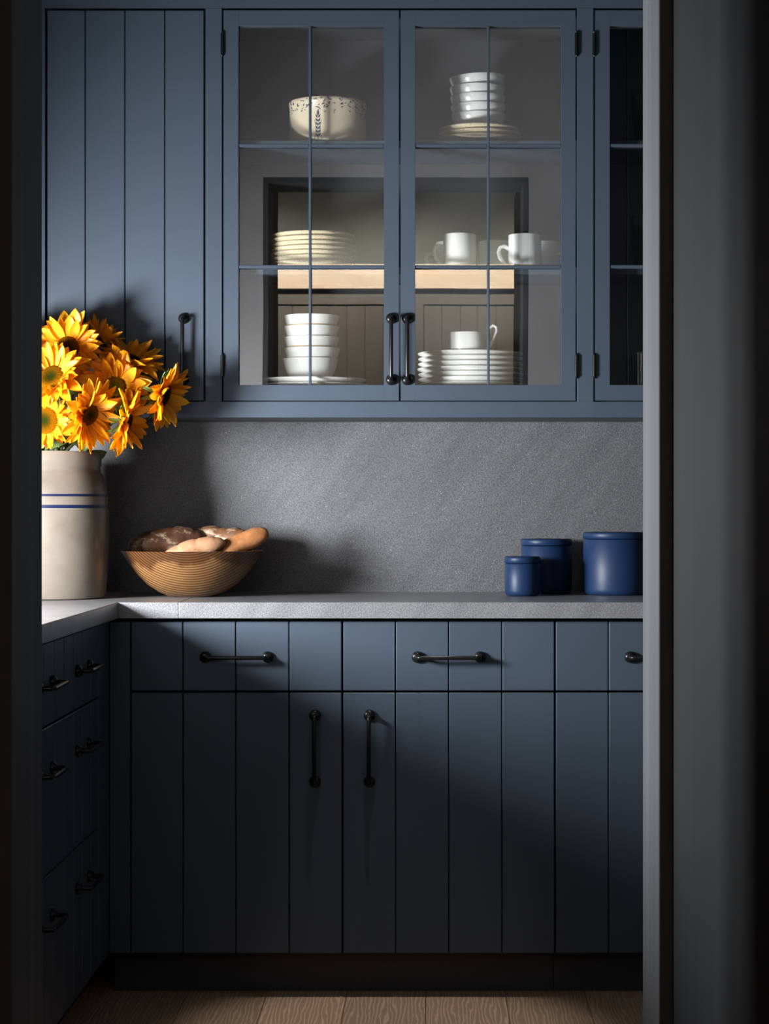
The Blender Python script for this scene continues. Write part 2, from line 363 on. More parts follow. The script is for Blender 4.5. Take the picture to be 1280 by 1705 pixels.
# tall cupboards behind the camera, mirrored in the cabinet glass
cy0, cy1 = KY+0.002, KY+0.50
edges = [-2.1, -1.05, -0.12, 0.80, 1.75]
names = ['leftmost as seen mirrored in the cabinet glass', 'behind the stacked white bowls in the mirrored view', 'behind the white jug in the mirrored view', 'farthest right in the mirrored view']
for i in range(4):
    a, b_ = edges[i], edges[i+1]
    e = empty('tall_cupboard', ((a+b_)/2, (cy0+cy1)/2, 0), 'grey boarded tall kitchen cupboard, ' + names[i], 'cupboard', 'tall kitchen cupboards')
    MB().box(a, b_, cy0, cy1-0.022, 0, 2.38).build('body', 'kitchen_panel', e)
    fr = MB()
    fr.box(a, a+0.06, cy1-0.021, cy1+0.002, 0, 2.38).box(b_-0.06, b_, cy1-0.021, cy1+0.002, 0, 2.38).box(a+0.06, b_-0.06, cy1-0.021, cy1+0.002, 2.30, 2.38).box(a+0.06, b_-0.06, cy1-0.021, cy1+0.002, 0, 0.1)
    fr.build('face_frame', 'kitchen_panel', e)
    np_ = 8; wv = (b_-a-0.126)/np_
    for k in range(np_):
        MB().box(a+0.063+k*wv, a+0.063+(k+1)*wv, cy1-0.02, cy1-0.006, 0.103, 2.297, 0.004).build('plank', 'kitchen_panel', e)
tag(MB().lathe([(0.05, 0.0), (0.055, 0.019), (0.045, 0.019), (0.042, 0.004), (0.05, 0.0)], 24, Matrix.Translation((-0.10, 4.50, 2.841))).build('ceiling_downlight', 'kitchen_dark', None, 40),  # made-up fitting for the added floor spot
    'round dark ring of the added, unseen spot above the oak floor', 'lamp')
tag(MB().box(-2.1, 1.75, KY+0.002, cy1+0.03, 2.381, 2.52, 0.004).build('cornice', 'kitchen_ledge'),
    'cream cornice board mirrored as a pale band across the cabinet glass', 'cornice')
for i, sx in enumerate((-1.1, -0.2, 0.7)):
    M = Matrix.Translation((sx, KY+1.15, 3.06))
    tag(MB().lathe([(0.05, 0.0), (0.055, 0.06), (0.045, 0.06), (0.042, 0.005), (0.05, 0.0)], 24, M).build('ceiling_downlight', 'kitchen_dark', None, 40),
        ['left', 'middle', 'right'][i] + ' dark downlight washing the kitchen cornice behind the viewer', 'lamp', 'kitchen downlights')

# ------------------------------------------------------------------ handles, hinges
def handle_mb(c, axis, L, nrm=Vector((0, -1, 0)), st=0.033):
    """bar pull: two round roses, posts, rounded elbows and a bar"""
    u = Vector(axis).normalized(); n_ = nrm; w = u.cross(n_)
    M = Matrix((( u.x, w.x, n_.x, c.x), (u.y, w.y, n_.y, c.y), (u.z, w.z, n_.z, c.z), (0, 0, 0, 1)))
    mb = MB(); h = L/2; r = 0.0050
    for sx in (-h, h):
        mb.lathe([(0, 0), (0.0135, 0), (0.0140, 0.003), (0.0132, 0.007), (0.0105, 0.0105), (0.0078, 0.0125), (0, 0.0125)], 20, M @ Matrix.Translation((sx, 0, 0)))
    pts = [(-h, 0, 0.008), (-h, 0, st-0.009)]
    for k in range(1, 5): a = PI/2*k/4; pts.append((-h+0.009*(1-math.cos(a)), 0, st-0.009+0.009*math.sin(a)))
    pts += [(-p[0], p[1], p[2]) for p in reversed(pts)]
    mb.tube(pts, r, 12, M)
    return mb
def hinge_mb(x, y, z0, z1):
    mb = MB(); h = z1-z0
    prof = [(0, 0), (0.0022, 0.001), (0.003, 0.003), (0.0022, 0.005), (0.0048, 0.0055)]
    k = 5; body0, body1 = 0.0055, h-0.0055
    for i in range(k):
        a = body0+(body1-body0)*i/k; b_ = body0+(body1-body0)*(i+1)/k
        prof += [(0.0048, a+0.0002), (0.0048, b_-0.0008), (0.0040, b_-0.0006), (0.0040, b_-0.0001)]
    prof += [(0.0048, body1), (0.0022, h-0.005), (0.003, h-0.003), (0.0022, h-0.001), (0, h)]
    return mb.lathe(prof, 12, Matrix.Translation((x, y, z0)))

# ------------------------------------------------------------------ base cabinets, back run
GP = 0.0022
def planked(parent, x0, x1, z0, z1, cuts, y0, th=0.020, mat='navy_paint', bev=0.0016):
    """front made of vertical planks between the cut positions"""
    xs = [x0]+cuts+[x1]
    for a, b_ in zip(xs, xs[1:]):
        MB().box(a+0.0011, b_-0.0011, y0, y0+th, z0, z1, bev).build('plank', mat, parent)
sB = F/DB
bz = dict(dt=Z(1035, DB), db=Z(1150, DB), pt=Z(1153.5, DB), pb=Z(1587, DB))
lines = [X(q, DB) for q in (217, 304.5, 392.5, 481.3, 570, 658.5, 747, 835.5, 924, 1013, 1101, 1189, 1277.5, 1366, 1454.5, 1543)]
def base_unit(x0, x1, i0, i1, label, fillers=(), door_handles=()):
    e = empty('base_cabinet', ((x0+x1)/2, DB+0.3, 0), label, 'cabinet', 'boarded base cabinets')
    MB().box(x0, x1, DB+0.024, DS-0.002, bz['pb']-0.005, CT-CTH-0.002).build('body', 'gap_dark', e)
    MB().box(x0, x1, DK, DK+0.02, 0.001, bz['pb']-0.006).build('toe_kick', 'kick_paint', e)
    for a, b_ in fillers: MB().box(a, b_, DB, DB+0.022, bz['pb'], bz['dt'], 0.001).build('filler_strip', 'navy_paint', e)
    for k in range(i0, i1, 4):
        a, b_ = lines[k]+GP/2, lines[min(k+4, len(lines)-1)]-GP/2
        cuts = lines[k+1:min(k+4, len(lines)-1)]
        for nm, zt, zb in (('drawer', bz['dt'], bz['db']), ('door', bz['pt'], bz['pb'])):
            back = MB().box(a+0.004, b_-0.004, DB+0.0195, DB+0.0235, zb+0.004, zt-0.004).build(nm, 'gap_dark', e)
            planked(back, a, b_, zb, zt, cuts, DB)
            if nm == 'drawer':
                handle_mb(Vector(((lines[k]+lines[k]+4*88.4/sB)/2, DB, Z(1094, DB))), (1, 0, 0), 104/sB).build('handle', 'bronze', back, 40)
            else:
                side = -1 if (k//4) % 2 == 0 else 1
                hx = (b_-45/sB) if side < 0 else (a+44/sB)
                handle_mb(Vector((hx, DB, Z(1246, DB))), (0, 0, 1), 110/sB).build('handle', 'bronze', back, 40)
    return e
xface = X(182, DB)          # front plane of the left run
base_unit(xface+0.001, lines[8]-0.001, 0, 8, 'wide dark blue base cabinet with two drawers and two doors below the bread bowl', [(xface+0.001, lines[0]-0.001)])
base_unit(lines[8]+0.001, XR-0.002, 8, 15, 'dark blue base cabinet cut off by the pale door jamb, below the large canister')
# ------------------------------------------------------------------ base cabinets, left run (fronts face +X)
def left_unit(y0, y1, label, filler=None):
    e = empty('base_cabinet', (XL+0.3, (y0+y1)/2, 0), label, 'cabinet', 'boarded base cabinets')
    MB().box(XL+0.002, xface-0.024, y0, y1 if filler is None else DS-0.002, bz['pb']-0.005, CT-CTH-0.002).build('body', 'gap_dark', e)
    MB().box(xface-0.095, xface-0.075, y0, y1 if filler is None else DK-0.001, 0.001, bz['pb']-0.006).build('toe_kick', 'kick_paint', e)
    if filler: MB().box(xface-0.022, xface, filler[0], filler[1], bz['pb'], bz['dt'], 0.001).build('filler_strip', 'navy_paint', e)
    zs = [(bz['dt'], bz['db']), (bz['pt'], 0.432), (0.428, bz['pb'])]
    for zt, zb in zs:
        a, b_ = y0+GP/2, y1-GP/2
        back = MB().box(xface-0.0235, xface-0.0195, a+0.004, b_-0.004, zb+0.004, zt-0.004).build('drawer', 'gap_dark', e)
        k = 4
        for q in range(k):
            MB().box(xface-0.02, xface, a+(b_-a)*q/k+0.0011, a+(b_-a)*(q+1)/k-0.0011, zb, zt, 0.0016).build('plank', 'navy_paint', back)
        handle_mb(Vector((xface, (a+b_)/2, (zt+zb)/2 if zt == bz['dt'] else zt-0.085)), (0, 1, 0), 0.150, Vector((1, 0, 0))).build('handle', 'bronze', back, 40)
left_unit(4.28, 4.72, 'shadowed three-drawer base cabinet in the left corner below the sunflower crock', (4.722, DB-0.001))
left_unit(3.84, 4.278, 'shadowed three-drawer base cabinet at left, next to the dark door jamb')
left_unit(3.40, 3.838, 'shadowed three-drawer base cabinet hidden mostly behind the left door jamb')

# boarded cupboard added unseen right of the opening, to darken the right-hand glass
tx0, tx1, ty0, ty1 = 0.55, XR-0.004, DF+0.002, DF+0.34
e = empty('tall_cupboard', ((tx0+tx1)/2, (ty0+ty1)/2, 0), 'dark boarded tall cupboard, added unseen beside the doorway to darken the mirrored view', 'cupboard')
MB().box(tx0, tx1, ty0, ty1-0.022, 0.001, PC-0.01).build('body', 'kick_paint', e)
for a, b_ in ((tx0, (tx0+tx1)/2-0.0015), ((tx0+tx1)/2+0.0015, tx1)):
    d = MB().box(a+0.004, b_-0.004, ty1-0.0215, ty1-0.0185, 0.11, PC-0.07).build('door', 'gap_dark', e)
    for k in range(4): MB().box(a+(b_-a)*k/4+0.0011, a+(b_-a)*(k+1)/4-0.0011, ty1-0.018, ty1, 0.106, PC-0.066, 0.0016).build('plank', 'kick_paint', d)
    hx = b_-0.05 if a == tx0 else a+0.05
    handle_mb(Vector((hx, ty1, 1.1)), (0, 0, 1), 0.15, Vector((0, 1, 0))).build('handle', 'bronze', d, 40)

# ------------------------------------------------------------------ worktop (two stone slabs) and backsplash
xe = X(197, DC); xj = X(297, DC)
wt = empty('worktop', (-0.4, 5.1, CT-CTH), 'grey speckled stone worktop running around the corner under the crock and bowl', 'worktop')
def slab(poly, z0, z1, bev):
    bm = bmesh.new(); vs = [bm.verts.new((p[0], p[1], z0)) for p in poly]; f = bm.faces.new(vs)
    r = bmesh.ops.extrude_face_region(bm, geom=[f]); 
    for q in r['geom']:
        if isinstance(q, bmesh.types.BMVert): q.co.z = z1
    bmesh.ops.bevel(bm, geom=list(bm.edges), offset=bev, segments=2, affect='EDGES', profile=0.5)
    bm.verts.index_update(); mb = MB().add([q.co[:] for q in bm.verts], [[q.index for q in f.verts] for f in bm.faces]); bm.free(); return mb
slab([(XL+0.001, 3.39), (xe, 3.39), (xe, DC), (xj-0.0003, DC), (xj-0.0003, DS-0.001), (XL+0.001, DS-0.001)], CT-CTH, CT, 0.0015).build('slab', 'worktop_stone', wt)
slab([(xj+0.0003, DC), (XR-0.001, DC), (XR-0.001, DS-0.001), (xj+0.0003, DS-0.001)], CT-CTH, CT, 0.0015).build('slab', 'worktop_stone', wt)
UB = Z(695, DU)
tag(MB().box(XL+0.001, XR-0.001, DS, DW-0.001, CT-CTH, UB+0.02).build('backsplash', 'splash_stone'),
    'dark speckled stone backsplash between the worktop and the wall cabinets', 'backsplash')

# ------------------------------------------------------------------ wall cabinets
def ux(px): return X(px, DU)
UZ = dict(top=Z(17, DU), bot=Z(667, DU), rail=Z(669, DU)) 
UT = PC-0.005
FT = 0.021            # door / frame thickness
g_ = 0.0024
SH1 = Z(233.5, 5.2); SH2 = Z(444.5, 5.2); SHB = Z(644, DU)-0.004
def wall_unit(x0, x1, label, stiles, shelves=True):
    e = empty('wall_cabinet', ((x0+x1)/2, DU+0.16, UB), label, 'cabinet', 'wall cabinets')
    MB().box(x0, x1, DU+FT+0.001, DS-0.001, UB+0.002, SHB).build('bottom_board', 'inside_paint', e)
    MB().box(x0, x0+0.016, DU+FT+0.001, DS-0.014, SHB+0.0005, UT).build('side_board', 'inside_paint', e)
    MB().box(x1-0.016, x1, DU+FT+0.001, DS-0.014, SHB+0.0005, UT).build('side_board', 'inside_paint', e)
    MB().box(x0, x1, DS-0.013, DS-0.001, SHB+0.0005, UT).build('back_board', 'inside_paint', e)
    MB().box(x0+0.0165, x1-0.0165, DU+FT+0.001, DS-0.014, Z(22, DU), UT).build('top_board', 'inside_paint', e)
    if shelves:
        for zt in (SH1, SH2):
            MB().box(x0+0.0165, x1-0.0165, 5.20, DS-0.0145, zt-0.019, zt, 0.001).build('shelf', 'navy_paint', e)
    MB().box(x0, x1, DU, DU+FT, UB, UZ['rail']).build('bottom_rail', 'navy_paint', e)
    MB().box(x0, x1, DU, DU+FT, Z(13, DU), UT).build('top_rail', 'navy_paint', e)
    for a, b_ in stiles: MB().box(a, b_, DU, DU+FT, UZ['rail'], Z(13, DU), 0.0008).build('stile', 'navy_paint', e)
    return e
def hinges(d, px, yq=DU-0.001):
    for a, b_ in ((95, 52), (631, 588)):
        hinge_mb(ux(px), yq-0.002, Z(a, DU), Z(b_, DU)).build('hinge', 'bronze', d, 40)
def glass_door(e, p0, p1, o0, o1, muntin, hinge_px, handle_px):
    x0, x1 = ux(p0), ux(p1); zt, zb = UZ['top'], UZ['bot']; a, b_ = ux(o0), ux(o1); ot, ob = Z(43, DU), Z(641, DU)
    d = MB().box(x0, a, DU, DU+FT, zb, zt, 0.0003).build('door', 'navy_paint', e)
    MB().box(b_, x1, DU, DU+FT, zb, zt, 0.0003).build('door_stile', 'navy_paint', d)
    MB().box(a, b_, DU, DU+FT, ot, zt, 0.0003).build('door_rail', 'navy_paint', d)
    MB().box(a, b_, DU, DU+FT, zb, ob, 0.0003).build('door_rail', 'navy_paint', d)
    m0, m1 = ux(muntin-2.2), ux(muntin+2.2)
    MB().box(m0, m1, DU+0.002, DU+0.016, ob, ot, 0.0012).build('glazing_bar', 'navy_paint', d)
    hz = [(Z(244.5, DU), Z(239, DU)), (Z(446.5, DU), Z(441, DU))]
    for z0, z1 in hz:
        for q0, q1 in ((a, m0), (m1, b_)): MB().box(q0, q1, DU+0.002, DU+0.016, z0, z1, 0.0012).build('glazing_bar', 'navy_paint', d)
    rows = [(ob, hz[1][0]), (hz[1][1], hz[0][0]), (hz[0][1], ot)]
    for z0, z1 in rows:
        for q0, q1 in ((a, m0), (m1, b_)):
            MB().box(q0, q1, DU+0.0165, DU+0.0190, z0, z1).build('pane', 'cabinet_glass', d)
    hinges(d, hinge_px)
    if handle_px: handle_mb(Vector((ux(handle_px), DU, Z(581.5, DU))), (0, 0, 1), 102/(F/DU)).build('handle', 'bronze', d, 40)
    return d
def plank_door(e, p0, p1, cuts, handle_px=None):
    x0, x1 = ux(p0), ux(p1)
    d = MB().box(x0+0.004, x1-0.004, DU+0.0195, DU+0.0215, UZ['bot']+0.004, UZ['top']-0.004).build('door', 'gap_dark', e)
    planked(d, x0, x1, UZ['bot'], UZ['top'], [ux(c) for c in cuts], DU, 0.019)
    if handle_px: handle_mb(Vector((ux(handle_px), DU, Z(581.5, DU))), (0, 0, 1), 102/(F/DU)).build('handle', 'bronze', d, 40)
e = wall_unit(XL+0.001, ux(52)-0.0005, 'boarded wall cabinet in the far left corner, out of sight behind the jamb', [(XL+0.001, ux(-205))], False)
plank_door(e, -202, 50, [-139, -76, -13])
e = wall_unit(ux(52)+0.0005, ux(342), 'dark blue wall cabinet with boarded door behind the sunflowers', [(ux(52)+0.0005, ux(75))], False)
plank_door(e, 78, 340, [142, 208, 274.5], 306)
e = wall_unit(ux(342), ux(988), 'dark blue wall cabinet with two glazed doors full of crockery', [(ux(342), ux(369.5)), (ux(960.5), ux(988))])
glass_door(e, 372, 664, 397, 639, 516, 370.5, 651.5)
glass_door(e, 667, 958, 691, 934, 813, 959.5, 678)
e = wall_unit(ux(988), ux(1313), 'dark blue wall cabinet with glazed door cut off by the pale jamb', [(ux(1286), ux(1313))])
glass_door(e, 990.5, 1284, 1015, 1258, 1137, 989, 1268)
e = wall_unit(ux(1313), XR-0.001, 'boarded wall cabinet at the right end, out of sight behind the jamb', [(ux(1594), XR-0.001)], False)
plank_door(e, 1316, 1592, [1385, 1454, 1523], 1340)

# ------------------------------------------------------------------ crockery
def plate_mesh(R, step, mat, name, lip=0.008):
    k = R
    return MB().lathe([(0, 0.002), (0.55*k, 0.002), (0.56*k, 0), (0.60*k, 0), (0.62*k, 0.003), (0.80*k, step*0.45), (0.985*k, step+lip*0.35), (k, step+lip*0.7), (0.992*k, step+lip),
                       (0.97*k, step+lip), (0.80*k, step+0.002), (0.66*k, step), (0, step)], 56).mesh(name, mat, 35)
def bowl_mesh(R, H, step, mat, name, foot=0.62):
    k = R
    return MB().lathe([(0, 0.002), (foot*k-0.006, 0.002), (foot*k-0.004, 0), (foot*k, 0), (foot*k+0.003, 0.004), (k*0.80, H*0.25), (k*0.90, H*0.5), (k*0.96, H*0.75), (k*0.995, H*0.95), (k*0.99, H), (k*0.965, H),
                       (k*0.925, H*0.80), (k*0.86, step+0.004), (k*0.80, step), (0, step)], 48).mesh(name, mat, 35)
def stack(name, me, c, count, step, labelf, cat, group, tilt_top=0.0, jit=0.0015):
    out = []
    for i in range(count):
        o = bpy.data.objects.new(name, me); COL.objects.link(o)
        o.location = (c.x+random.uniform(-jit, jit), c.y+random.uniform(-jit, jit), c.z+i*step); o.rotation_euler = (0, 0, random.uniform(0, 6))
        if i == count-1 and tilt_top: o.rotation_euler = (0, tilt_top, 0)
        tag(o, labelf(i, count), cat, group); out.append(o)
    return out
def lab(what, where):
    def f(i, c):
        pos = 'lowest' if i == 0 else ('topmost' if i == c-1 else ORD[i]+' from the bottom')
        return f'{what}, {pos} {where}'
    return f
def on(px, D, z): return Vector((X(px, D), D, z+0.0003))
# beige plates, middle shelf
pm = plate_mesh(0.107, 0.0122, 'beige_stoneware', 'beige_plate')
stack('beige_plate', pm, on(521, 5.31, SH2), 7, 0.0122, lab('beige stoneware plate', 'of the stack of seven on the middle shelf'), 'plate', 'beige plates on the middle shelf')
# beige plates and white bowls, top shelf
pc = on(798, 5.31, SH1)
stack('beige_plate', pm, pc, 3, 0.0122, lab('beige stoneware plate', 'under the white bowls on the top shelf'), 'plate', 'beige plates on the top shelf')
bm_ = bowl_mesh(0.0725, 0.046, 0.0235, 'white_glaze', 'white_bowl', 0.70)
pc2 = pc+Vector((X(796, 5.31)-X(798, 5.31), 0, 3*0.0122))
b5 = stack('white_bowl', bm_, pc2, 5, 0.0205+0.003, lab('white glazed bowl', 'of five on beige plates on the top shelf'), 'bowl', 'white bowls on the top shelf')
b5[-1].rotation_euler = (0.02, -0.05, 0); b5[-1].location.z += 0.004
# white plates with bowls, bottom left
wp = plate_mesh(0.139, 0.0135, 'white_glaze', 'white_plate', 0.005)
pc = on(522, 5.32, SHB)
stack('white_plate', wp, pc, 2, 0.0135, lambda i, c: ['lower', 'upper'][i]+' of two large white plates under the bowl stack, bottom left', 'plate', 'white plates at bottom left')
def cone_bowl():
    k = 0.0725; H = 0.058; st = 0.0275
    return MB().lathe([(0, 0.002), (0.042, 0.002), (0.043, 0.0), (0.047, 0.0), (0.050, 0.004), (k*0.86, H*0.40), (k*0.93, H*0.65), (k, H), (k*0.96, H), (k*0.90, H*0.7), (k*0.80, st+0.004), (k*0.74, st), (0, st)], 48).mesh('white_bowl', 'white_glaze', 35)
cb = cone_bowl()
bs = stack('white_bowl', cb, Vector((X(518, 5.32), 5.32, pc.z+2*0.0135)), 5, 0.0278, lab('white flared bowl', 'of five on white plates, bottom left'), 'bowl', 'white bowls at bottom left', 0, 0.003)
band = MB().lathe([(0.0645, 0.0312), (0.0657, 0.0312), (0.0668, 0.0342), (0.0655, 0.0342), (0.0645, 0.0312)], 48).mesh('clay_band', 'tan_clay', 40)
for o in (bs[4], bs[2]): child('clay_band', band, o)
# white plates, bottom right, with the jug
pc = on(783, 5.325, SHB)
wp2 = plate_mesh(0.1365, 0.0133, 'white_glaze', 'white_plate', 0.007)
stack('white_plate', wp2, pc, 7, 0.0133, lab('large white plate', 'of the stack of seven under the jug'), 'plate', 'white plates under the jug')
jz = pc.z+7*0.0133
je = empty('jug', (X(779, 5.26), 5.26, jz), 'small white spouted jug standing on the white plate stack', 'jug')
def jugfn(x, y, z):
    k = max(0, (z-0.034)/0.018); a = math.atan2(y, -x)
    s = k*0.011*math.exp(-(a/0.28)**2)
    return (x-s, y, z+0.4*s)
MB().lathe([(0, 0.003), (0.045, 0.003), (0.047, 0), (0.049, 0.001), (0.0508, 0.012), (0.051, 0.03), (0.0512, 0.052), (0.0500, 0.0545), (0.0482, 0.052), (0.0475, 0.012), (0.044, 0.006), (0, 0.006)], 56, Matrix.Translation(je.location), jugfn).build('body', 'white_glaze', je, 40)
pts = [(0.049, -0.004, 0.007), (0.056, -0.006, 0.02), (0.066, -0.008, 0.042), (0.073, -0.008, 0.058), (0.072, -0.007, 0.069), (0.064, -0.006, 0.073), (0.056, -0.005, 0.066), (0.051, -0.004, 0.050), (0.049, -0.003, 0.044)]
MB().tube([je.location+Vector(p) for p in pts], 0.0042, 10).build('handle', 'white_glaze', je, 60)
# mugs on the middle shelf
def mug(px, D, label, hang, R=0.042, H=0.087):
    e = empty('mug', on(px, D, SH2), label, 'mug', 'white mugs on the middle shelf', (0, 0, hang))
    def tolocal(mb, nm, mat, sm):
        return child(nm, mb.mesh(nm, mat, sm), e)
    tolocal(MB().lathe([(0, 0.002), (R-0.006, 0.002), (R-0.003, 0), (R-0.001, 0.003), (R, 0.010), (R, H*0.5), (R, H-0.002), (R-0.001, H), (R-0.003, H), (R-0.004, 0.01), (R-0.007, 0.006), (0, 0.006)], 44), 'body', 'white_glaze', 40)
    tolocal(MB().lathe([(R-0.0008, 0.0032), (R+0.0002, 0.0036), (R+0.0004, 0.0075), (R+0.0002, 0.0085), (R-0.0008, 0.0088), (R-0.0008, 0.0032)], 44), 'clay_band', 'tan_clay', 40)
    pts = [(-R+0.001, 0, H*0.60), (-R-0.012, 0, H*0.665), (-R-0.022, 0, H*0.62), (-R-0.026, 0, H*0.48), (-R-0.022, 0, H*0.32), (-R-0.011, 0, H*0.14), (-R+0.001, 0, H*0.06)]
    tolocal(MB().tube(pts, [0.0046, 0.0042, 0.004, 0.004, 0.004, 0.0042, 0.0046], 10, None, True, 1.3), 'handle', 'white_glaze', 60)
mug(765, 5.246, 'white mug at the front with tan base and looped handle, left one', 0.25)
mug(873.5, 5.255, 'white mug at the front of the middle shelf, right of the two front mugs', 0.15)
mug(752, 5.40, 'white mug half hidden behind the left front mug', 0.15)
mug(823, 5.385, 'white mug in the back row between the two front mugs', 2.4)
mug(906, 5.40, 'white mug partly hidden at the right end of the back row', 2.6)
# cream crock with printed rim and wheat ear, top shelf
cc = on(545.5, 5.3005, SH1); R = 0.0985; H = 0.112
e = empty('cream_crock', cc, 'round cream crock with blue sponged rim and wheat ear, top shelf', 'crock')
MB().lathe([(0, 0.003), (R-0.008, 0.003), (R-0.006, 0), (R-0.003, 0.001), (R-0.001, 0.006), (R, 0.02), (R, H-0.012), (R+0.0015, H-0.010), (R+0.0018, H-0.003), (R, H), (R-0.004, H), (R-0.007, H-0.006), (R-0.007, 0.012), (R-0.012, 0.007), (0, 0.007)], 64, Matrix.Translation(cc)).build('body', 'cream_glaze', e, 40)
def oncyl(th, z, r): return cc+Vector((r*math.sin(th), -r*math.cos(th), z))
def leafcyl(mb, th, z, ang, L, W, r):
    u = [(0, 0), (0.3, 0.5), (0.6, 0.45), (1, 0), (0.6, -0.45), (0.3, -0.5)]
    pts = []
    for a, b_ in u:
        du = a*L*math.cos(ang)-b_*W*math.sin(ang); dz = a*L*math.sin(ang)+b_*W*math.cos(ang); pts.append(oncyl(th+du/r, z+dz, r))
    inn = [cc+(p-cc)*1.0 for p in pts]
    k = len(pts); c_in = [Vector((cc.x+(p.x-cc.x)*0.994, cc.y+(p.y-cc.y)*0.994, p.z)) for p in pts]
    mb.add(pts+c_in, [tuple(range(k))]+[(i, (i+1) % k, k+(i+1) % k, k+i) for i in range(k)])
mb = MB(); rr = R+0.0023
for row, (z0, z1, cnt) in enumerate(((H-0.012, H-0.001, 110), (H-0.030, H-0.014, 150), (H-0.040, H-0.032, 42))):
    for k in range(cnt):
        th = random.uniform(-PI, PI); z = random.uniform(z0, z1)
        leafcyl(mb, th, z+0.003*math.sin(th*14), random.uniform(-0.9, 0.9)+(PI if random.random() < 0.4 else 0), random.uniform(0.004, 0.0085), random.uniform(0.0018, 0.0032), rr if row == 0 else R+0.0005)
o = mb.build('floral_band', 'ink_blue', e); 
mb = MB(); th0 = -0.20; rw = R+0.0005
for k in range(6):
    z = 0.010+k*0.0095
    for s in (-1, 1): leafcyl(mb, th0+s*0.001/R, z, PI/2-s*0.55, 0.0105, 0.0042, rw)
leafcyl(mb, th0, 0.062, PI/2, 0.018, 0.006, rw)
for s, d in ((0, 0), (-1, 0.10), (1, 0.10)):
    for k in range(8):
        leafcyl(mb, th0+s*d*(1.1-0.35*math.sin(k/7*PI))-s*0.02, 0.001+k*0.0065, PI/2+(0.15*s*(k-3.5)/3.5), 0.0072, 0.0010, rw)
mb.build('wheat_motif', 'ink_blue', e)
# drinking glasses in the right cabinet
def tumbler(px, D, z, R, H, label, flutes=0, taper=0.85):
    def fn(x, y, zz):
        a = math.atan2(y, x); k = (1+0.05*math.cos(a*flutes)) if flutes else 1
        return (x*k, y*k, zz)
    c = on(px, D, z)
    o = MB().lathe([(0, 0.0), (R*taper, 0.0), (R*taper+0.001, 0.004), (R*0.93, H*0.5), (R, H), (R-0.002, H), (R*0.90, H*0.5), (R*taper-0.003, 0.012), (0, 0.010)], 72, Matrix.Translation(c), None).build('glass_tumbler', 'drinking_glass', None, 35)
    if flutes:
        for vtx in o.data.vertices:
            x, y, zz = vtx.co; vtx.co = Vector(fn(x, y, zz))
    tag(o, label, 'glass', 'glasses in the right cabinet')
tumbler(1070, 5.28, SHB, 0.034, 0.098, 'fluted glass tumbler on the bottom shelf of the right cabinet', 12, 0.92)
tumbler(1120, 5.34, SHB, 0.034, 0.098, 'fluted glass tumbler behind the jamb on the bottom shelf of the right cabinet', 12, 0.92)
tumbler(1078, 5.30, SH2, 0.046, 0.140, 'tall plain glass on the middle shelf of the right cabinet', 0, 0.75)
tumbler(1082, 5.30, SH1, 0.050, 0.140, 'tall plain glass on the top shelf of the right cabinet', 0, 0.75)

# ------------------------------------------------------------------ worktop things
def canister(px, D, R, H, label):
    c = on(px, D, CT); e = empty('canister', c, label, 'canister', 'blue canisters'); M = Matrix.Translation(c); lh = 0.017
    MB().lathe([(0, 0), (R-0.010, 0), (R-0.005, 0.0015), (R-0.0015, 0.006), (R, 0.014), (R, H-lh-0.003), (R-0.002, H-lh-0.001), (0, H-lh-0.001)], 56, M).build('body', 'canister_blue', e, 50)
    MB().lathe([(0, H-lh), (R-0.001, H-lh), (R+0.0008, H-lh+0.0015), (R+0.001, H-0.004), (R-0.001, H-0.0008), (R-0.004, H), (R-0.012, H-0.0015), (0, H-0.0015)], 56, M).build('lid', 'canister_blue', e, 50)
canister(869.5, 5.22, 0.0450, 0.100, 'smallest dark blue lidded canister, in front of the medium one')
canister(909.5, 5.365, 0.0660, 0.1425, 'medium dark blue lidded canister behind the smallest one')
canister(1026, 5.305, 0.0855, 0.1605, 'largest dark blue lidded canister, next to the pale door jamb')
# turned wooden bowl
bc = on(320, 5.19, CT); BH = 0.115; BR = 0.179
tag(MB().lathe([(0, 0), (0.055, 0), (0.062, 0.002), (0.085, 0.012), (0.112, 0.030), (0.138, 0.056), (0.158, 0.083), (0.172, 0.105), (BR, BH), (BR-0.005, BH+0.0005), (0.163, 0.100), (0.149, 0.078), (0.128, 0.052), (0.10, 0.030), (0.06, 0.018), (0, 0.015)], 96,
    Matrix.Translation(bc)).build('wooden_bowl', 'bowl_wood', None, 40), 'turned wooden bowl with curved grain holding bread', 'bowl')
# bread
def bread(name, p0, p1, r, mat, label, bend=0.0, nlobes=0, seed=1, flat=0.85, blunt=0.5, slash=True):
    rnd = random.Random(seed); p0, p1 = Vector(p0), Vector(p1); k = 40; pts, rad = [], []
    side = (p1-p0).cross(Vector((0, 0, 1))).normalized()
    for i in range(k+1):
        t = i/k; tt = max(1e-3, 1-abs(2*t-1)**2.6)
        rad.append(max(0.0008, r*tt**blunt*(1+0.06*math.sin(t*PI*nlobes+seed))))
        pts.append(p0.lerp(p1, t)+Vector((0, 0, bend*math.sin(t*PI)))+side*(0.2*bend*math.sin(2*t*PI)))
    mb = MB().tube(pts, rad, 28, None, True, 1.0)
    ax = (p1-p0).normalized(); vs = []
    for i, q in enumerate(mb.v):
        q = Vector(q); ring = min(i//28, k); c = pts[ring]; d = q-c
        d.z *= flat
        w = 1+0.035*math.sin(q.x*95+seed)+0.03*math.sin(q.y*120+q.z*80+seed*2)
        if slash and d.z > 0: w -= 0.10*max(0, math.cos((ring/k)*PI*7+d.dot(side)*30))**6*(d.z/max(1e-4, rad[ring]))
        vs.append(tuple(c+d*w))
    mb.v = vs
    return tag(mb.build(name, mat, None, 80), label, 'bread', 'bread in the wooden bowl')
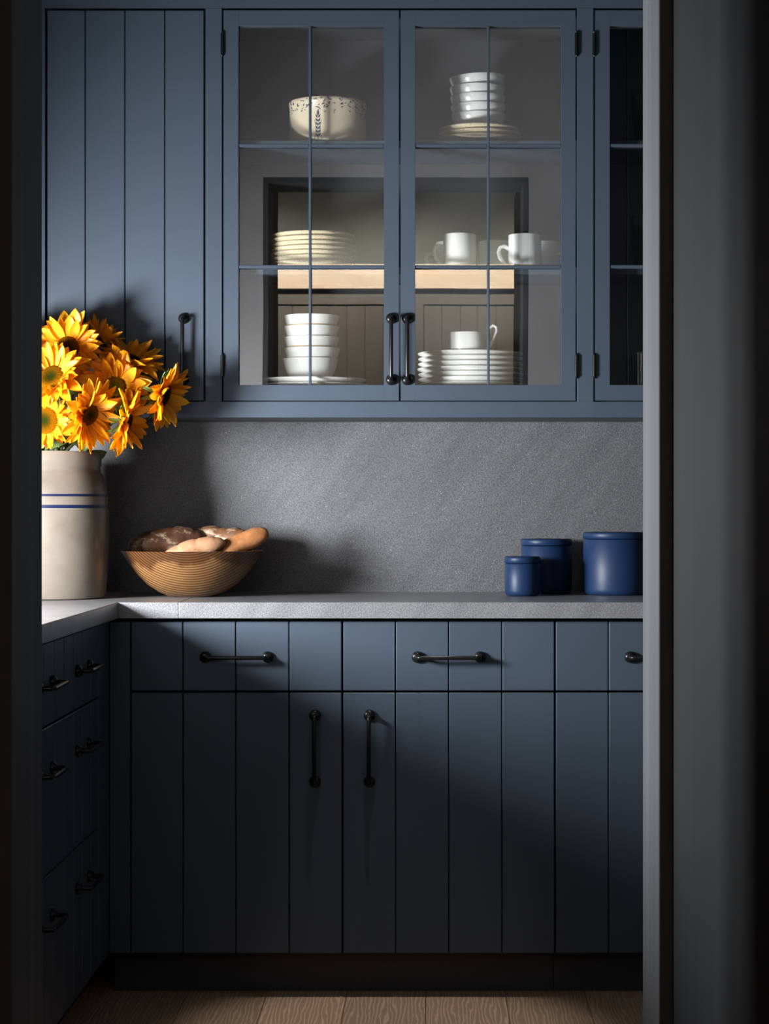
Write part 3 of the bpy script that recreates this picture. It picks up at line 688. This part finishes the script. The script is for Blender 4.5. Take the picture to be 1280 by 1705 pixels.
bread('dark_loaf', at(214, 914, 5.20), at(345, 899, 5.27), 0.040, 'dark_crust', 'dark crusty loaf at the left of the wooden bowl', 0.008, 3, 1, 0.9, 0.42)
bread('floured_loaf', at(303, 903, 5.305), at(418, 900, 5.275), 0.038, 'floured_crust', 'dark loaf with white flour streaks behind the baguettes', 0.006, 3, 5, 0.9, 0.42)
bread('baguette', at(268, 931, 5.10), at(376, 903, 5.14), 0.024, 'pale_crust', 'pale pointed baguette at the front of the wooden bowl', 0.006, 2, 3, 0.95, 0.55)
bread('baguette', at(362, 922, 5.16), at(447, 887, 5.21), 0.0260, 'golden_crust', 'golden baguette end poking over the right rim of the bowl', 0.004, 2, 8, 0.95, 0.36, False)

# tall stoneware crock
kc = on(81, 5.08, CT); e = empty('stoneware_crock', kc, 'tall beige stoneware crock with two blue stripes holding sunflowers', 'crock')
kh = Z(753, 5.08)-CT
prof = [(0, 0.003), (0.128, 0.003), (0.132, 0), (0.138, 0.003), (0.1395, 0.010), (0.140, 0.02), (0.144, 0.07), (0.1475, 0.14), (0.148, 0.19), (0.1465, 0.235), (0.142, 0.270), (0.134, 0.300), (0.1275, kh-0.050), (0.1255, kh-0.038), (0.1285, kh-0.032), (0.1295, kh-0.006), (0.127, kh), (0.120, kh),
        (0.117, kh-0.01), (0.116, kh-0.05), (0.13, 0.25), (0.13, 0.05), (0.12, 0.02), (0, 0.02)]
MB().lathe(prof, 72, Matrix.Translation(kc)).build('body', 'crock_glaze', e, 50)
def krad(z):
    for (r0, z0), (r1, z1) in zip(prof[3:], prof[4:]):
        if z0 <= z <= z1: return r0+(r1-r0)*(z-z0)/(z1-z0)
    return 0.14
for py, hh in ((824.5, 0.0030), (843.5, 0.0040)):
    z = Z(py, 4.935)-CT
    MB().lathe([(krad(z-hh)-0.001, z-hh), (krad(z-hh)+0.0005, z-hh), (krad(z)+0.0006, z), (krad(z+hh)+0.0005, z+hh), (krad(z+hh)-0.001, z+hh), (krad(z-hh)-0.001, z-hh)], 72, Matrix.Translation(kc)).build('stripe', 'stripe_blue', e, 50)

# ------------------------------------------------------------------ sunflowers
def petal_mesh(seed, mat, W=0.30, cup=0.25, curl=0.2):
    rnd = random.Random(seed); nu, nv = 7, 4; v, f = [], []
    for i in range(nu+1):
        t = i/nu; w = W*0.5*(math.sin(PI*min(1, t*0.84+0.16))**0.65)*(1 if t < 1 else 0.02)
        w = max(w, 0.012)
        for j in range(nv+1):
            s = j/nv*2-1
            z = cup*(s*s)*w*0.9+curl*t*t*rnd.uniform(0.9, 1.1)+0.02*math.sin(s*6+seed)*t
            v.append((t, s*w+0.05*math.sin(t*3+seed)*t, z))
    for i in range(nu):
        for j in range(nv):
            a = i*(nv+1)+j; f.append((a, a+1, a+nv+2, a+nv+1))
    return MB().add(v, f).mesh('petal', mat, 60)
PET = [petal_mesh(s, 'petal' if s % 2 else 'petal_pale', W, c, cu) for s, W, c, cu in ((1, 0.36, 0.5, 0.16), (2, 0.40, 0.4, -0.12), (3, 0.33, 0.7, 0.22), (4, 0.40, 0.5, 0.05), (5, 0.35, 0.9, -0.2))]
SEP = [petal_mesh(s, 'sepal', W, c, cu) for s, W, c, cu in ((11, 0.26, 0.5, -0.25), (12, 0.2, 0.3, 0.4), (13, 0.3, 0.6, 0.1))]
for q in SEP: q.name = 'sepal'
LEAF = petal_mesh(21, 'sepal', 0.42, 0.5, -0.35); LEAF.name = 'leaf'
def disc_mesh(r):
    return MB().lathe([(0, 0.004), (r*0.3, 0.005), (r*0.55, 0.008), (r*0.8, 0.0085), (r*0.95, 0.004), (r, -0.002), (r*0.9, -0.008), (r*0.5, -0.013), (0, -0.014)], 32).mesh('disc', 'flower_disc', 60)
DISC = {}
def sunflower(px, py, D, n, label, rd=0.034, L=0.046, e_in=0.45, e_out=0.05, seed=0, count=(22, 27), base=None, squash=1.0):
    rnd = random.Random(seed+100)
    n = Vector(n).normalized(); q = n.to_track_quat('Z', 'Y'); c = at(px, py, D)
    root = empty('sunflower', c, label, 'flower', 'sunflowers in the crock'); root.rotation_euler = q.to_euler()
    if rd not in DISC: DISC[rd] = disc_mesh(rd)
    child('disc', DISC[rd], root)
    for layer, (cnt, el, ll) in enumerate(((count[0], e_in, 0.88), (count[1], e_out, 1.0))):
        for k in range(cnt):
            a = 2*PI*(k+0.5*layer+rnd.uniform(-0.22, 0.22))/cnt; ee = el+rnd.uniform(-0.32, 0.30)
            s = L*1.12*ll*rnd.uniform(0.82, 1.15); me = rnd.choice(PET)
            child('petal', me, root, (rd*0.93*math.cos(a), rd*0.93*math.sin(a), -0.002*layer+0.001), (rnd.uniform(-0.5, 0.5), -ee, a), (s, s*rnd.uniform(0.95, 1.3), s))
    for k in range(15):
        a = 2*PI*(k+rnd.uniform(-0.3, 0.3))/15; s = rnd.uniform(0.030, 0.048)
        child('sepal', rnd.choice(SEP), root, (rd*0.75*math.cos(a), rd*0.75*math.sin(a), -0.009), (rnd.uniform(-0.4, 0.4), rnd.uniform(-0.2, 0.9), a), (s, s, s))
    # stem: from behind the head down into the crock
    M = Matrix.Translation(c) @ q.to_matrix().to_4x4(); inv = M.inverted()
    b_ = base if base else Vector((kc.x+rnd.uniform(-0.07, 0.07), kc.y+rnd.uniform(-0.06, 0.05), kc.z+kh-0.09))
    bend = c-n*0.05
    mid = Vector((kc.x+(c.x-kc.x)*0.55, kc.y+(c.y-kc.y)*0.55, max(kc.z+kh+0.012, c.z-0.07)))
    if (mid.xy-kc.xy).length > 0.095: mid.xy = kc.xy+(mid.xy-kc.xy).normalized()*0.095
    P = [c-n*0.008, bend, mid, b_]; pts = []
    for i in range(15):
        t = i/14; u = 1-t
        pts.append(inv @ (P[0]*u**3+P[1]*3*u*u*t+P[2]*3*u*t*t+P[3]*t**3))
    R3 = q.to_matrix().inverted()
    for k in range(2):                                              # broad leaves low on the stem, added to block light above the rim
        a = rnd.uniform(0, 6.28); d = R3 @ Vector((math.cos(a), math.sin(a)*0.8, rnd.uniform(-0.2, 0.5))).normalized(); s = rnd.uniform(0.055, 0.08)
        child('leaf', LEAF, root, pts[8+k*2], d.to_track_quat('X', 'Z').to_euler(), (s, s*1.2, s))
    child('stem', MB().tube(pts, [0.0085]+[0.0055]*14, 8).mesh('stem', 'stem', 60), root)
    return root
sunflower(113, 580, 5.00, (-0.15, -0.93, 0.05), 'topmost full sunflower facing out, above the crock beside the jamb', 0.031, 0.056, 0.40, 0.08, 1)
sunflower(86, 628, 4.915, (-0.25, -0.72, 0.42), 'upturned sunflower just below the topmost one, partly cut by the jamb', 0.033, 0.056, 0.6, 0.2, 2)
sunflower(76, 700, 4.93, (-0.28, -0.95, -0.05), 'lowest left sunflower with green eye, half hidden by the jamb', 0.034, 0.036, 0.4, 0.0, 3)
sunflower(148, 690, 4.925, (0.74, -0.50, -0.32), 'sunflower turned right, hanging low over the crock rim', 0.028, 0.056, 0.65, 0.25, 4)
sunflower(192, 645, 5.00, (0.10, -0.95, 0.12), 'sunflower facing out in the middle of the bunch with dark eye', 0.028, 0.058, 0.6, 0.2, 5)
sunflower(168, 566, 5.085, (0.45, 0.15, 0.80), 'small half-open sunflower at the top seen from behind', 0.018, 0.046, 1.1, 0.8, 6, (11, 13))
sunflower(217, 600, 5.06, (0.30, -0.35, 0.85), 'sunflower lying open to the ceiling behind the middle bloom', 0.028, 0.056, 0.5, 0.15, 7)
sunflower(272, 658, 5.00, (0.90, -0.20, -0.30), 'rightmost sunflower seen in profile, in front of the door handle', 0.030, 0.054, 0.65, 0.2, 8)
sunflower(210, 702, 4.965, (0.92, -0.16, -0.25), 'drooping sunflower in profile right of the crock rim', 0.026, 0.054, 0.6, 0.1, 9)
sunflower(30, 592, 5.02, (-0.75, -0.55, 0.25), 'sunflower on the window side of the bunch, highest behind the dark jamb', 0.031, 0.052, 0.45, 0.1, 10)
sunflower(18, 652, 4.99, (-0.85, -0.45, 0.0), 'sunflower on the window side of the bunch, middle one behind the dark jamb', 0.031, 0.052, 0.45, 0.1, 11)
sunflower(40, 712, 5.03, (-0.80, -0.35, -0.2), 'sunflower on the window side of the bunch, lowest behind the dark jamb', 0.031, 0.052, 0.45, 0.1, 12)
# loose leaf blades behind the rightmost blooms
for o in [q for q in bpy.data.objects if q.name.startswith('sunflower') and ('rightmost' in q['label'] or 'turned right' in q['label'] or 'drooping' in q['label'])]:
    rnd = random.Random(len(o['label']))
    for k in range(4):
        s = rnd.uniform(0.04, 0.06)
        child('leaf', LEAF, o, (0.004, 0, -0.016-0.004*k), (rnd.uniform(-0.5, 0.5), rnd.uniform(-0.2, 0.9), rnd.uniform(0, 6.28)), (s, s*0.7, s))
